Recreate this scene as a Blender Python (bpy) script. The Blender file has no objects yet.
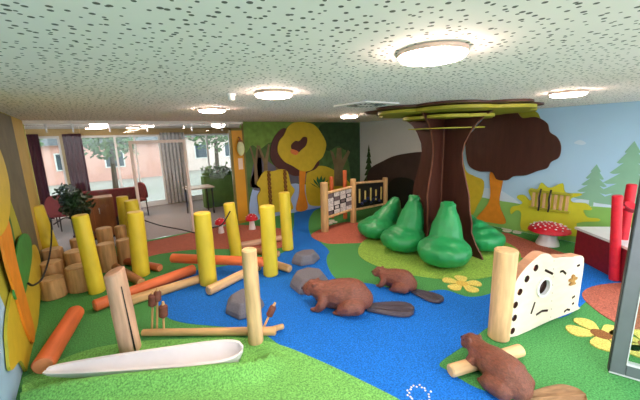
import bpy, bmesh, math, random
from mathutils import Vector, Matrix, Quaternion, noise as mnoise
random.seed(7)
C = bpy.context.scene.collection
PI = math.pi

# ------------------------------------------------------------------ camera
CAMH, FOC = 2.0, 313.743
PITCH, ROLL, YAW = [math.radians(v) for v in (11.357, 1.636, 53.309)]
fw = Vector((math.cos(YAW)*math.cos(PITCH), math.sin(YAW)*math.cos(PITCH), -math.sin(PITCH)))
r0 = Vector((math.sin(YAW), -math.cos(YAW), 0)); u0 = r0.cross(fw)
RT = r0*math.cos(ROLL) - u0*math.sin(ROLL); UP = u0*math.cos(ROLL) + r0*math.sin(ROLL)
cd = bpy.data.cameras.new('camera'); cam = bpy.data.objects.new('camera', cd); C.objects.link(cam)
cd.sensor_width = 36; cd.lens = FOC/640*36; cd.clip_start = .05
M = Matrix((RT, UP, -fw)).transposed().to_4x4(); M.translation = (0, 0, CAMH)
cam.matrix_world = M
bpy.context.scene.camera = cam

def ray(px, py): return fw*FOC + RT*(px-320) + UP*(200-py)
def P(px, py, z=0.):                       # point of the level z seen there in the survey photograph
    d = ray(px, py); t = (z-CAMH)/d.z; return Vector((d.x*t, d.y*t, z))
WA, WB, WL, CEIL = 7.1, 6.886, -0.7, 2.4   # wall planes and ceiling
def A(*pts):                               # points of the back wall plane as (x, z)
    r = []
    for px, py in pts:
        d = ray(px, py); t = WA/d.y; r.append((d.x*t, CAMH+d.z*t))
    return r
def B(*pts):                               # points of the right wall plane as (y, z)
    r = []
    for px, py in pts:
        d = ray(px, py); t = WB/d.x; r.append((d.y*t, CAMH+d.z*t))
    return r
def L(*pts):                               # points of the left wall plane as (y, z)
    r = []
    for px, py in pts:
        d = ray(px, py); t = WL/d.x; r.append((d.y*t, CAMH+d.z*t))
    return r
def G(*pts): return [tuple(P(*p))[:2] for p in pts]

# ------------------------------------------------------------------ materials
def lin(c):
    return tuple(((v/255)/12.92 if v/255 <= .04045 else ((v/255+.055)/1.055)**2.4) for v in c)+(1,)
MATS = {}
def mat(name, rgb, rough=.6, var=.12, scale=8, stretch=(1, 1, 1), bump=0, bscale=None, metal=0, spec=.4, rgb2=None, thr=None):
    if name in MATS: return MATS[name]
    m = bpy.data.materials.new(name); m.use_nodes = True; nt = m.node_tree; n = nt.nodes; l = nt.links
    b = n['Principled BSDF']; b.inputs['Roughness'].default_value = rough; b.inputs['Metallic'].default_value = metal
    b.inputs['Specular IOR Level'].default_value = spec
    tc = n.new('ShaderNodeTexCoord'); mp = n.new('ShaderNodeMapping'); mp.inputs['Scale'].default_value = stretch
    l.new(tc.outputs['Object'], mp.inputs['Vector'])
    nz = n.new('ShaderNodeTexNoise'); nz.inputs['Scale'].default_value = scale; nz.inputs['Detail'].default_value = 4
    l.new(mp.outputs['Vector'], nz.inputs['Vector'])
    cr = n.new('ShaderNodeValToRGB'); l.new(nz.outputs['Fac'], cr.inputs['Fac'])
    c = lin(rgb); c2 = lin(rgb2) if rgb2 else None
    e = cr.color_ramp.elements
    if c2: lo, hi = c2, c
    else:
        lo = tuple(v*(1-var) for v in c[:3])+(1,); hi = tuple(min(1, v*(1+var)) for v in c[:3])+(1,)
    e[0].position, e[1].position = thr or (.32, .68); e[0].color, e[1].color = lo, hi
    l.new(cr.outputs['Color'], b.inputs['Base Color'])
    if bump:
        n2 = n.new('ShaderNodeTexNoise'); n2.inputs['Scale'].default_value = bscale or scale; n2.inputs['Detail'].default_value = 3
        l.new(mp.outputs['Vector'], n2.inputs['Vector'])
        bp = n.new('ShaderNodeBump'); bp.inputs['Strength'].default_value = bump; bp.inputs['Distance'].default_value = .02
        l.new(n2.outputs['Fac'], bp.inputs['Height']); l.new(bp.outputs['Normal'], b.inputs['Normal'])
    MATS[name] = m; return m
def emis(name, rgb, s):
    m = bpy.data.materials.new(name); m.use_nodes = True; n = m.node_tree.nodes
    b = n['Principled BSDF']; b.inputs['Base Color'].default_value = lin(rgb)
    b.inputs['Emission Color'].default_value = lin(rgb); b.inputs['Emission Strength'].default_value = s
    return m
def epdm(name, rgb): return mat(name, rgb, .85, .42, 75, bump=.3, bscale=110, spec=.25)
def wood(name, rgb, var=.25, rough=.55, rgb2=None): return mat(name, rgb, rough, var, 5, (3.5, 3.5, .5), .12, 7, rgb2=rgb2)
def glass(name, tint=(240, 245, 245), refl=.07, extra=0):
    m = bpy.data.materials.new(name); m.use_nodes = True; nt = m.node_tree; n = nt.nodes; l = nt.links
    n.remove(n['Principled BSDF']); o = n['Material Output']
    t = n.new('ShaderNodeBsdfTransparent'); t.inputs[0].default_value = lin(tint)
    g = n.new('ShaderNodeBsdfGlossy'); g.inputs['Roughness'].default_value = .02
    f = n.new('ShaderNodeFresnel'); f.inputs[0].default_value = 1.28
    a = n.new('ShaderNodeMath'); a.operation = 'ADD'; a.inputs[1].default_value = refl
    mx = n.new('ShaderNodeMixShader'); l.new(f.outputs[0], a.inputs[0]); l.new(a.outputs[0], mx.inputs[0])
    l.new(t.outputs[0], mx.inputs[1]); l.new(g.outputs[0], mx.inputs[2]); l.new(mx.outputs[0], o.inputs[0]); return m

BLUE = epdm('blue_granule_floor', (24, 112, 206)); GREEN = epdm('green_granule_floor', (78, 150, 82))
LIME = epdm('lime_granule_floor', (140, 180, 75)); TERRA = epdm('terracotta_granule_floor', (182, 104, 84))
MOUNDG = epdm('mound_granule', (116, 184, 94)); YFL = epdm('yellow_granule', (238, 208, 110)); BRFL = epdm('brown_granule', (140, 92, 50))
WFL = epdm('white_granule', (225, 222, 210)); CARPET = mat('grey_carpet', (150, 140, 138), .9, .1, 60)
YEL = mat('yellow_paint', (222, 200, 58), .45, .12, 3, (2, 2, .7), .08, 9); YELTOP = wood('post_end', (225, 195, 80), .15)
NAT = wood('natural_log', (205, 165, 112)); NATL = wood('light_log', (222, 182, 132), .22); NATP = wood('pinkish_log', (205, 165, 138), .2)
STUMP = wood('stump_side', (186, 144, 94), .3); STUMPT = mat('stump_top', (216, 180, 130), .6, .15, 14)
ORG = wood('orange_log', (215, 110, 62), .15); ORGT = mat('orange_end', (224, 140, 95), .6, .1, 14)
NATEND = mat('log_end', (220, 180, 130), .6, .12, 16); BARK = wood('brown_log', (170, 118, 75), .3)
DARKB = wood('dark_brown_board', (74, 40, 30), .12, .45); DARKB2 = mat('dark_brown_edge', (110, 66, 48), .5, .1)
OLIVE = mat('olive_board', (150, 148, 36), .5, .06); OLIVEB = mat('olive_edge', (172, 168, 48), .5, .06)
MYEL = mat('mural_yellow', (206, 180, 48), .5, .06); MORG = mat('mural_orange', (222, 138, 38), .5, .08); MBROWN = mat('mural_brown', (82, 46, 42), .5, .08)
BEAN = mat('bean_fabric', (34, 150, 84), .42, .1, 4, bump=.15, bscale=12, spec=.5)
BEAV = mat('beaver_coat', (128, 74, 56), .42, .3, 26, (1, 2.5, 2.5), .5, 60, spec=.5); TAILM = mat('tail_skin', (74, 68, 78), .4, .25, 20, (1, 6, 1), .2, 30)
TAILT = mat('tail_wood', (158, 124, 88), .55, .25, 9, (1, 4, 1), .1); BLACK = mat('black', (18, 18, 18), .5, .05)
STONE = mat('grey_rubber_stone', (112, 112, 122), .8, .12, 60, bump=.2, bscale=120)
WHITE = mat('white_paint', (232, 230, 228), .5, .03); WPLAST = mat('white_plastic', (238, 234, 236), .3, .02)
RED = mat('red_paint', (205, 30, 48), .45, .12, 12); DRED = mat('dark_red_board', (132, 24, 42), .5, .12, 20)
GREYF = mat('grey_metal_frame', (118, 122, 128), .35, .04, metal=.3); STEEL = mat('steel', (180, 180, 182), .25, .05, metal=.9)
LIGHTW = mat('pale_plywood', (234, 218, 196), .5, .06, 5, (.6, 4, 4)); PLYEDGE = mat('plywood_edge', (196, 150, 118), .55, .15, 6, (1, 1, 6))
CATT = mat('cattail_head', (112, 66, 52), .7, .2, 30); ROPE = mat('black_rope', (30, 28, 30), .7, .2, 40)
GLASS = glass('clear_glass', (240, 243, 243), .0); GLASSD = glass('door_glass', (238, 246, 242), .03)

# ------------------------------------------------------------------ mesh helpers
def ob(name, bm, m, parent=None, smooth=40, bevel=0):
    me = bpy.data.meshes.new(name)
    bmesh.ops.recalc_face_normals(bm, faces=bm.faces[:]); bm.to_mesh(me); bm.free()
    for x in (m if isinstance(m, (list, tuple)) else [m]): me.materials.append(x)
    o = bpy.data.objects.new(name, me); C.objects.link(o)
    if parent: o.parent = parent
    if bevel:
        b = o.modifiers.new('bevel', 'BEVEL'); b.width = bevel; b.segments = 2; b.limit_method = 'ANGLE'; b.angle_limit = .7
    if smooth:
        me.shade_smooth(); me.set_sharp_from_angle(angle=math.radians(smooth))
    return o
def bake(o):
    dg = bpy.context.evaluated_depsgraph_get(); me = bpy.data.meshes.new_from_object(o.evaluated_get(dg))
    o.modifiers.clear(); o.data = me; me.shade_smooth(); return o
def tag(o, label, cat, group=None, kind=None):
    o['label'] = label; o['category'] = cat
    if group: o['group'] = group
    if kind: o['kind'] = kind
    return o
def thing(name, label, cat, loc=(0, 0, 0), rz=0, group=None):
    o = bpy.data.objects.new(name, None); C.objects.link(o); o.location = loc; o.rotation_euler = (0, 0, rz); o.empty_display_size = .1
    return tag(o, label, cat, group)
def struct(name, bm, m, parent=None, **k):
    o = ob(name, bm, m, parent, **k); o['kind'] = 'structure'; return o
def copy_tree(o, parent=None):
    c = o.copy(); C.objects.link(c)
    if parent: c.parent = parent
    for ch in o.children: copy_tree(ch, c)
    return c
def NB(): return bmesh.new()
def box(bm, x0, y0, z0, x1, y1, z1, mi=0):
    v = [bm.verts.new(p) for p in ((x0, y0, z0), (x1, y0, z0), (x1, y1, z0), (x0, y1, z0), (x0, y0, z1), (x1, y0, z1), (x1, y1, z1), (x0, y1, z1))]
    for f in ((3, 2, 1, 0), (4, 5, 6, 7), (0, 1, 5, 4), (1, 2, 6, 5), (2, 3, 7, 6), (3, 0, 4, 7)):
        bm.faces.new([v[i] for i in f]).material_index = mi
    return bm
def bx(*a): return box(NB(), *a)
def prism(bm, pts, f, a, b, mi=0, side=None):
    """pts: 2D outline; f(u, v, w) -> 3D; extruded over w from a to b"""
    lo = [bm.verts.new(f(u, v, a)) for u, v in pts]; hi = [bm.verts.new(f(u, v, b)) for u, v in pts]
    bm.faces.new(lo).material_index = mi; bm.faces.new(hi[::-1]).material_index = mi
    n = len(pts)
    for i in range(n):
        bm.faces.new((lo[i], hi[i], hi[(i+1) % n], lo[(i+1) % n])).material_index = mi if side is None else side
    return bm
def sm(pts, k=6):                           # closed Catmull-Rom outline
    r = []; n = len(pts)
    for i in range(n):
        p0, p1, p2, p3 = [Vector(pts[(i+j) % n]) for j in (-1, 0, 1, 2)]
        for s in range(k):
            t = s/k; r.append(tuple(.5*((2*p1)+(p2-p0)*t+(2*p0-5*p1+4*p2-p3)*t*t+(3*p1-p0-3*p2+p3)*t**3)))
    return r
def smo(pts, k=6):                          # open spline
    r = []; n = len(pts)
    for i in range(n-1):
        p0, p1, p2, p3 = [Vector(pts[min(max(i+j, 0), n-1)]) for j in (-1, 0, 1, 2)]
        for s in range(k):
            t = s/k; r.append(.5*((2*p1)+(p2-p0)*t+(2*p0-5*p1+4*p2-p3)*t*t+(3*p1-p0-3*p2+p3)*t**3))
    r.append(Vector(pts[-1])); return r
def tube(bm, pts, r, seg=8, mi=0, cap=True):
    pts = [Vector(p) for p in pts]; rs = r if isinstance(r, (list, tuple)) else [r]*len(pts); rings = []
    t0 = (pts[1]-pts[0]).normalized(); a = t0.orthogonal().normalized()
    for i, p in enumerate(pts):
        t = (pts[min(i+1, len(pts)-1)]-pts[max(i-1, 0)]).normalized()
        a = (a-t*a.dot(t)).normalized(); b = t.cross(a)
        rings.append([bm.verts.new(p+(a*math.cos(2*PI*k/seg)+b*math.sin(2*PI*k/seg))*rs[i]) for k in range(seg)])
    for q, w in zip(rings, rings[1:]):
        for k in range(seg): bm.faces.new((q[k], q[(k+1) % seg], w[(k+1) % seg], w[k])).material_index = mi
    if cap: bm.faces.new(rings[0][::-1]).material_index = mi; bm.faces.new(rings[-1]).material_index = mi
    return bm
def lathe(bm, prof, seg=32, c=(0, 0, 0), mi=0):
    c = Vector(c); rings = []
    for r, z in prof:
        rings.append([bm.verts.new(c+Vector((r*math.cos(2*PI*k/seg), r*math.sin(2*PI*k/seg), z))) for k in range(seg)] if r > 1e-5 else [bm.verts.new(c+Vector((0, 0, z)))])
    for q, w in zip(rings, rings[1:]):
        for k in range(seg):
            k2 = (k+1) % seg
            if len(q) == 1 and len(w) == 1: continue
            if len(q) == 1: f = (q[0], w[k2], w[k])
            elif len(w) == 1: f = (q[k], q[k2], w[0])
            else: f = (q[k], q[k2], w[k2], w[k])
            bm.faces.new(f).material_index = mi
    for q in (rings[0], rings[-1]):
        if len(q) > 1: bm.faces.new(q).material_index = mi
    return bm
def ball(bm, x, y, z, rx, ry=None, rz=None, seg=14, mi=0, rot=None):
    ry = ry or rx; rz = rz or rx
    m = Matrix.Translation((x, y, z)) @ (rot or Matrix()) @ Matrix.Diagonal((rx, ry, rz, 1))
    g = bmesh.ops.create_uvsphere(bm, u_segments=seg, v_segments=max(6, seg//2+1), radius=1, matrix=m)
    for v in g['verts']:
        for f in v.link_faces: f.material_index = mi
    return bm
def chain(bm, pts, n=6):                    # balls along a list of (x,y,z,r)
    for p, q in zip(pts, pts[1:]):
        for i in range(n+1):
            t = i/n; ball(bm, *[p[j]*(1-t)+q[j]*t for j in range(4)], seg=12)
def melt(name, bm, m, parent, voxel, it):   # one continuous body grown over the balls
    o = ob(name, bm, m, parent); r = o.modifiers.new('r', 'REMESH'); r.mode = 'VOXEL'; r.voxel_size = voxel
    s = o.modifiers.new('s', 'SMOOTH'); s.iterations = it; s.factor = .5
    return bake(o)
def logmesh(ln, ra, rb=None, seg=22, wob=.05, seed=0, rings=7, tilt=0):
    bm = NB(); rb = rb or ra; rr = []
    zs = [0, .012]+[ln*(i+1)/(rings+1) for i in range(rings)]+[ln-.012, ln]
    for i, z in enumerate(zs):
        t = z/ln; r = ra*(1-t)+rb*t
        if i in (0, len(zs)-1): r -= .012
        ring = []
        for k in range(seg):
            a = 2*PI*k/seg; w = 1+wob*mnoise.noise((math.cos(a)*1.3+seed*7.3, math.sin(a)*1.3, z*2.2+seed*3.1))
            x, y = r*w*math.cos(a), r*w*math.sin(a)
            ring.append(bm.verts.new((x, y, z+(tilt*x if i > len(zs)-3 else 0))))
        rr.append(ring)
    for q, w in zip(rr, rr[1:]):
        for k in range(seg): bm.faces.new((q[k], q[(k+1) % seg], w[(k+1) % seg], w[k]))
    bm.faces.new(rr[0][::-1]).material_index = 1; bm.faces.new(rr[-1]).material_index = 1
    return bm
LS = [0]
def log(name, p0, p1, ra, rb, ms, label, cat, group=None, wob=.06, tilt=0, parent=None):
    p0, p1 = Vector(p0), Vector(p1); LS[0] += 1
    o = ob(name, logmesh((p1-p0).length, ra, rb, seed=LS[0], wob=wob, tilt=tilt), ms, parent)
    o.location = p0; o.rotation_euler = Vector((0, 0, 1)).rotation_difference(p1-p0).to_euler()
    return tag(o, label, cat, group) if label else o
fA = lambda u, v, w: (u, WA-w, v)           # back wall relief: w = how far it stands off the wall
fB = lambda u, v, w: (WB-w, u, v)
fL = lambda u, v, w: (WL+w, u, v)
fF = lambda u, v, w: (u, v, w)

# ------------------------------------------------------------------ setting
struct('floor', bx(WL-.3, -.9, -.12, WB+.2, WA+.06, 0), GREEN)
fl_n = [0]
def inlay(pts, m, k=1, z=.0022, smooth=True):
    o = struct('floor_inlay', prism(NB(), sm(pts, 5) if smooth else pts, fF, -.01, z*k), m, smooth=0); return o
# the blue river
inlay(G((297, 209), (294, 225), (291, 238), (286, 251), (262, 258), (225, 266), (185, 272), (158, 280), (152, 292), (158, 304), (167, 317), (185, 323), (215, 326), (245, 329), (264, 334),
        (280, 345), (310, 360), (345, 380), (395, 412), (470, 425), (540, 425), (500, 398), (470, 385), (448, 371), (440, 363), (465, 345), (490, 326), (520, 312), (560, 318), (588, 300),
        (600, 288), (622, 283), (660, 281), (650, 268), (610, 262), (575, 262), (545, 262), (520, 268), (498, 290), (470, 297), (445, 290), (420, 292), (398, 290), (372, 284), (345, 281),
        (334, 277), (327, 264), (327, 256), (329, 251), (321, 243), (310, 234), (309, 220), (314, 211), (322, 206)), BLUE)
inlay(G((120, 246), (150, 241.5), (190, 233), (215, 228), (240, 225), (275, 228), (292, 231), (288, 245), (262, 250), (225, 249), (190, 250), (160, 254), (135, 258)), TERRA, 2)
inlay(G((311, 235), (330, 226), (348, 222), (364, 225), (374, 236), (366, 242), (345, 243.5), (325, 243)), TERRA, 2)
inlay(G((494, 240), (503, 232.5), (530, 241), (560, 252), (578, 258), (570, 266), (545, 264), (520, 257), (503, 250)), TERRA, 2)
inlay(G((582, 296), (592, 287), (622, 283), (660, 284), (670, 330), (640, 334), (618, 324), (598, 312)), TERRA, 3)
TREE = Vector((5.03, 3.13, 0))
inlay([(TREE.x-.17+1.42*math.cos(a)*(1+.05*math.sin(3*a)), TREE.y-.07+1.3*math.sin(a)*(1+.04*math.cos(2*a))) for a in [2*PI*i/14 for i in range(14)]], LIME, 3)
bm = NB()
for i in range(22):
    a = 2*PI*i/22; c = P(418, 394); rr = .06+.035*random.random()
    lathe(bm, [(.008, -.003), (.008, .006)], 8, (c.x+rr*1.2*math.cos(a), c.y+rr*math.sin(a), 0))
struct('floor_inlay', bm, WFL, smooth=0)

# perforated acoustic ceiling
def ceiling_mat():
    m = mat('perforated_ceiling', (238, 230, 226), .8, .02, 3); nt = m.node_tree; n = nt.nodes; l = nt.links
    b = n['Principled BSDF']; tc = n.new('ShaderNodeTexCoord'); old = b.inputs['Base Color'].links[0].from_socket
    tot = None
    for s, off, keep, r in ((19, 0, .15, .2), (14, 5, .68, .14)):
        mp = n.new('ShaderNodeMapping'); mp.inputs['Location'].default_value = (off, off*.7, 0); l.new(tc.outputs['Object'], mp.inputs['Vector'])
        v = n.new('ShaderNodeTexVoronoi'); v.voronoi_dimensions = '2D'; v.inputs['Scale'].default_value = s; v.inputs['Randomness'].default_value = .85
        l.new(mp.outputs[0], v.inputs['Vector'])
        sp = n.new('ShaderNodeSeparateColor'); l.new(v.outputs['Color'], sp.inputs[0])
        rad = n.new('ShaderNodeMapRange'); rad.inputs[1].default_value = keep; rad.inputs[2].default_value = 1; rad.inputs[3].default_value = r*.55; rad.inputs[4].default_value = r; l.new(sp.outputs[0], rad.inputs[0])
        k = n.new('ShaderNodeMath'); k.operation = 'GREATER_THAN'; k.inputs[1].default_value = keep; l.new(sp.outputs[0], k.inputs[0])
        r2 = n.new('ShaderNodeMath'); r2.operation = 'MULTIPLY'; l.new(rad.outputs[0], r2.inputs[0]); l.new(k.outputs[0], r2.inputs[1])
        lt = n.new('ShaderNodeMath'); lt.operation = 'LESS_THAN'; l.new(v.outputs['Distance'], lt.inputs[0]); l.new(r2.outputs[0], lt.inputs[1])
        if tot is None: tot = lt
        else:
            mx = n.new('ShaderNodeMath'); mx.operation = 'MAXIMUM'; l.new(tot.outputs[0], mx.inputs[0]); l.new(lt.outputs[0], mx.inputs[1]); tot = mx
    mc = n.new('ShaderNodeMix'); mc.data_type = 'RGBA'; l.new(tot.outputs[0], mc.inputs[0]); l.new(old, mc.inputs[6]); mc.inputs[7].default_value = lin((92, 90, 84))
    l.new(mc.outputs[2], b.inputs['Base Color']); return m
struct('ceiling', bx(WL-.3, -.9, CEIL, WB+.2, WA+.06, CEIL+.12), ceiling_mat())

SKY = mat('painted_sky', (176, 212, 238), .7, .03, 1.2); SKY2 = mat('painted_cloud', (206, 226, 244), .7, .03, 2)
HILL = mat('painted_meadow', (140, 192, 98), .7, .06, 3); FIRP = mat('painted_fir', (138, 186, 158), .7, .05, 4); PALEW = mat('painted_pale_wall', (206, 210, 212), .7, .03, 2)
FOR = mat('painted_forest', (74, 104, 52), .7, .25, 5); FORL = mat('painted_leaves', (112, 148, 62), .7, .2, 8); FORD = mat('painted_dark_leaves', (48, 72, 40), .7, .2, 7)
PTR = mat('painted_trunk', (122, 104, 72), .7, .15, 6); PTRD = mat('painted_dark_trunk', (72, 56, 42), .7, .15, 6); PSKY = mat('painted_lake_sky', (158, 182, 222), .7, .05, 5); PGREY = mat('painted_grey_rock', (98, 96, 108), .7, .1, 5)
# right wall with its mural
wr = struct('wall_right', bx(WB, -.9, 0, WB+.2, WA+.2, CEIL), SKY)
def muB(pts, m, k=1, smooth=True): return struct('mural_paint', prism(NB(), sm(pts) if smooth else pts, fB, 0, .0015*k), m, wr, smooth=0)
muB([(4.35, .004), (7.1, .004), (7.1, CEIL-.004), (4.1, CEIL-.004), (4.2, 1.2)], PALEW, 1, False)
muB([(y, .75+.22*math.sin(y*2.1)+.1*math.sin(y*5)) for y in [-.85+.25*i for i in range(21)]]+[(4.2, .35), (-.85, .35)], SKY2, 1, False)
muB([(-.85, .004), (-.85, .66), (0, .7), (.8, .74), (1.4, .7), (1.9, .62), (2.4, .57), (3, .58), (3.6, .62), (4.4, .66), (4.9, .6), (4.9, .004)], HILL, 2, False)
def firpts(cx, z0, z1, w, n=5, sq=0):
    Lf = []; Rt = []
    for i in range(n):
        zt = z1-(z1-z0-.12)*(i/n)**1.0; zb = z1-(z1-z0-.12)*((i+1)/n); ww = w*((i+1)/n)**.85
        Rt += [(cx+ww*.35 if i else cx, zt), (cx+ww, zb), (cx+ww*.8, zb-.015)]; Lf += [(cx-ww*.35 if i else cx, zt), (cx-ww, zb), (cx-ww*.8, zb-.015)]
    Rt += [(cx+.03, z0+.1), (cx+.03, z0)]; Lf += [(cx-.03, z0+.1), (cx-.03, z0)]
    return Rt[1:]+Lf[:0:-1]+[(cx, z1)]
muB(firpts(1.43, .7, 1.42, .26), FIRP, 3, False); muB(firpts(1.02, .66, 1.8, .42, 6), FIRP, 4, False); muB(firpts(.25, .66, 1.55, .4, 6), FIRP, 3, False)
muB(B((574, 143), (580, 140), (586, 143), (582, 145)), SKY2, 2)
muB(firpts(6.72, .5, 1.75, .22, 6), FORD, 2, False)
# back wall: header over the glass, mural wall
XM = 3.1
wb = struct('wall_back', bx(3.1, WA, 0, WB+.2, WA+.15, CEIL), FOR)
def muA(pts, m, k=1, smooth=True): return struct('mural_paint', prism(NB(), sm(pts) if smooth else pts, fA, 0, .0015*k), m, wb, smooth=0)
muA(A((254, 186), (275, 180), (300, 184), (330, 186), (345, 192), (345, 206), (300, 214), (254, 221)), PSKY, 1)
muA(A((254, 162), (262, 158), (275, 166), (290, 172), (312, 165), (316, 180), (290, 184), (254, 190)), PGREY, 2)
muA([(3.11, 2.39), (4.6, 2.39), (4.6, 2.0), (4.3, 1.95), (4.1, 1.75), (3.8, 1.9), (3.5, 1.75), (3.3, 1.85), (3.11, 1.7)], FORL, 2)
for x0, w in ((3.35, .05), (3.62, .07), (3.95, .05)):
    muA([(x0-w, .9), (x0-w*.7, 1.4), (x0-w*2.4, 1.82), (x0-w*1.8, 1.84), (x0, 1.5), (x0+w*1.6, 1.86), (x0+w*2.2, 1.84), (x0+w*.8, 1.35), (x0+w, .9)], PTR, 3, False)
muA(A((250, 186), (254, 170), (258, 150), (261, 150), (262, 170), (263, 186)), PTRD, 2)
muA(A((322, 124), (352, 125), (353, 143), (346, 150), (338, 146), (328, 151), (320, 140)), FORD, 3)
muA(A((330, 150), (333, 152), (336, 160), (337, 148), (341, 148), (342, 160), (348, 150), (350, 152), (343, 168), (344, 186), (334, 186), (334, 166)), PTR, 4, False)
muA(A((346, 126), (359, 125), (359, 200), (352, 200), (350, 170), (346, 150)), FORD, 2)
muA(A((307, 172), (318, 166), (330, 168), (345, 178), (352, 188), (352, 200), (318, 206), (307, 200)), MYEL, 3)
for k in range(7):
    a = .35+.36*k; c = A((320, 190))[0]
    muA([(c[0]+.03*math.sin(a), c[1]-.03*math.cos(a)), (c[0]+.3*math.cos(a)+.05*math.sin(a), c[1]+.3*math.sin(a)), (c[0]+.42*math.cos(a), c[1]+.42*math.sin(a)), (c[0]+.28*math.cos(a)-.06*math.sin(a), c[1]+.3*math.sin(a))], mat('painted_fern', (44, 104, 58), .7, .15, 6), 4, False)
# left wall
PBLUE = mat('painted_light_blue', (160, 196, 228), .7, .05, 3); POLG = mat('painted_olive_grey', (112, 104, 78), .7, .15, 4); PYG = mat('painted_yellow_green', (170, 168, 52), .7, .08, 4)
wl = struct('wall_left', bx(WL-.2, -.9, 0, WL, WA+.15, CEIL), PYG)
def muL(pts, m, k=1, smooth=True): return struct('mural_paint', prism(NB(), sm(pts) if smooth else pts, fL, 0, .0015*k), m, wl, smooth=0)
muL([(-.8, .004), (3.62, .004), (3.62, .5), (3.5, .8), (3.5, CEIL-.004), (-.8, CEIL-.004)], PBLUE, 1, False)
muL([(3.5, 2.39), (4.0, 2.39), (4.1, 2.1), (4.35, 1.7), (4.55, 1.3), (4.5, .8), (4.3, .5), (4.1, .9), (4.0, 1.4), (3.6, 1.9), (3.4, 2.2)], mat('painted_green_leaf', (62, 112, 52), .7, .2, 5), 2)
muL([(4.5, 2.39), (6.05, 2.39), (6.05, .004), (5.5, .004), (5.1, .8), (4.8, 1.4)], POLG, 2, False)
muL([(6.05, .004), (7.09, .004), (7.09, CEIL-.004), (6.05, CEIL-.004)], mat('painted_ochre', (206, 172, 78), .7, .06, 4), 2, False)
struct('wall_front', box(box(box(NB(), WL-.2, -1.0, 0, WB+.2, -.85, .12), WL-.2, -1.0, 2.28, WB+.2, -.85, CEIL), WL-.2, -1, .12, WL+.1, -.85, 2.28), WHITE)
for i, x in enumerate((.9, 2.6, 4.3, 6.0)): struct('trim_1', bx(x-.03, -.98, .12, x+.03, -.88, 2.28), GREYF)

# glass partition to the restaurant
struct('trim_2', bx(WL, WA-.02, 2.345, XM, WA+.1, CEIL), WHITE)
w1 = struct('window_1', bx(WL+.01, WA+.035, 2.318, XM-.32, WA+.05, 2.334), STEEL)
for a, b in ((WL+.02, .02), (.03, .74), (1.8, 2.76)): struct('pane', bx(a, WA+.03, .012, b, WA+.042, 2.31), GLASS, w1)
for x in (-.42, -.06, .48, 1.1, 1.95, 2.6):
    struct('glass_clamp', box(box(NB(), x-.012, WA+.005, 2.2, x+.012, WA+.029, 2.31), x-.02, WA+.012, 2.3, x+.02, WA+.024, 2.345), STEEL, w1)
WFR = mat('white_door_frame', (232, 214, 204), .4, .03)
d1 = struct('door_1', box(box(box(NB(), .75, WA-.01, 0, .8, WA+.07, 2.03), 1.74, WA-.01, 0, 1.79, WA+.07, 2.03), .8, WA-.01, 1.97, 1.74, WA+.07, 2.03), WFR)
struct('pane', bx(.8, WA+.03, .012, 1.74, WA+.04, 1.97), GLASS, d1)
struct('pane', bx(.75, WA+.03, 2.034, 1.79, WA+.04, 2.31), GLASS, d1)
struct('door_handle', box(tube(NB(), [(1.66, WA-.03, .98), (1.66, WA-.03, 1.12)], .012), 1.65, WA-.03, 1.0, 1.67, WA+.03, 1.02), STEEL, d1)
# yellow door beside the mural
YDOOR = mat('ochre_door', (214, 152, 30), .45, .06, 3)
d2 = struct('door_2', bx(2.8, WA-.02, .06, 3.06, WA+.03, 2.2), YDOOR)
struct('door_frame', box(box(box(NB(), 2.77, WA-.03, 0, 2.8, WA+.08, 2.25), 3.06, WA-.03, 0, 3.1, WA+.08, 2.36), 2.77, WA-.03, 2.2, 3.1, WA+.08, 2.25), mat('door_trim', (120, 112, 50), .5, .1), d2)
struct('kick_board', bx(2.8, WA-.04, .0, 3.06, WA+.02, .06), mat('ochre_dark', (176, 128, 30), .5, .08), d2)

# restaurant shell
RY = 11.0
RW = mat('restaurant_wall', (196, 168, 116), .8, .05, 3)
struct('floor', bx(-5, WA+.06, -.12, 7.2, RY+.2, -.001), CARPET)
struct('ceiling', bx(-5, WA+.06, CEIL, 7.2, RY+.2, CEIL+.1), WHITE)
struct('wall_far', box(box(box(box(box(NB(), -5, RY, 2.22, 7.2, RY+.15, CEIL), -5, RY, 0, -1.2, RY+.15, 2.22), -.42, RY, 0, -.05, RY+.15, 2.22), 2.02, RY, 0, 2.7, RY+.15, 2.22), 4.3, RY, 0, 7.2, RY+.15, 2.22), RW)
struct('wall_side', bx(-5.2, WA+.06, 0, -5, RY+.2, CEIL), RW); struct('wall_side', bx(7.2, WA+.15, 0, 7.4, RY+.2, CEIL), RW)
for n_, (a, b) in enumerate(((-1.2, -.42), (-.05, 2.02), (2.7, 4.3))):
    bm = NB(); box(bm, a, RY+.02, .1, b, RY+.08, .16); box(bm, a, RY+.02, 2.16, b, RY+.08, 2.22); box(bm, a, RY, 0, b, RY+.15, .1)
    for x in [a, b-.05]+([a+.85, a+1.35] if n_ == 1 else [])+([a+.75] if n_ == 2 else []): box(bm, x, RY+.02, .16, x+.05, RY+.08, 2.16)
    w = struct('window_%d' % (n_+2), bm, mat('window_frame_white', (225, 222, 220), .5, .03)); struct('pane', bx(a, RY+.045, .16, b, RY+.055, 2.16), GLASSD, w)

# outside: terrace and houses
struct('ground', bx(-30, RY+.2, -.3, 40, 60, -.15), mat('warm_paving', (158, 146, 138), .9, .05, 2))
struct('ground', bx(-8, -14, -.3, 14, -1.0, -.15), mat('bounce_paving', (192, 182, 174), .9, .05, 2))  # unseen ground behind the camera, added to bounce daylight onto the ceiling

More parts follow.
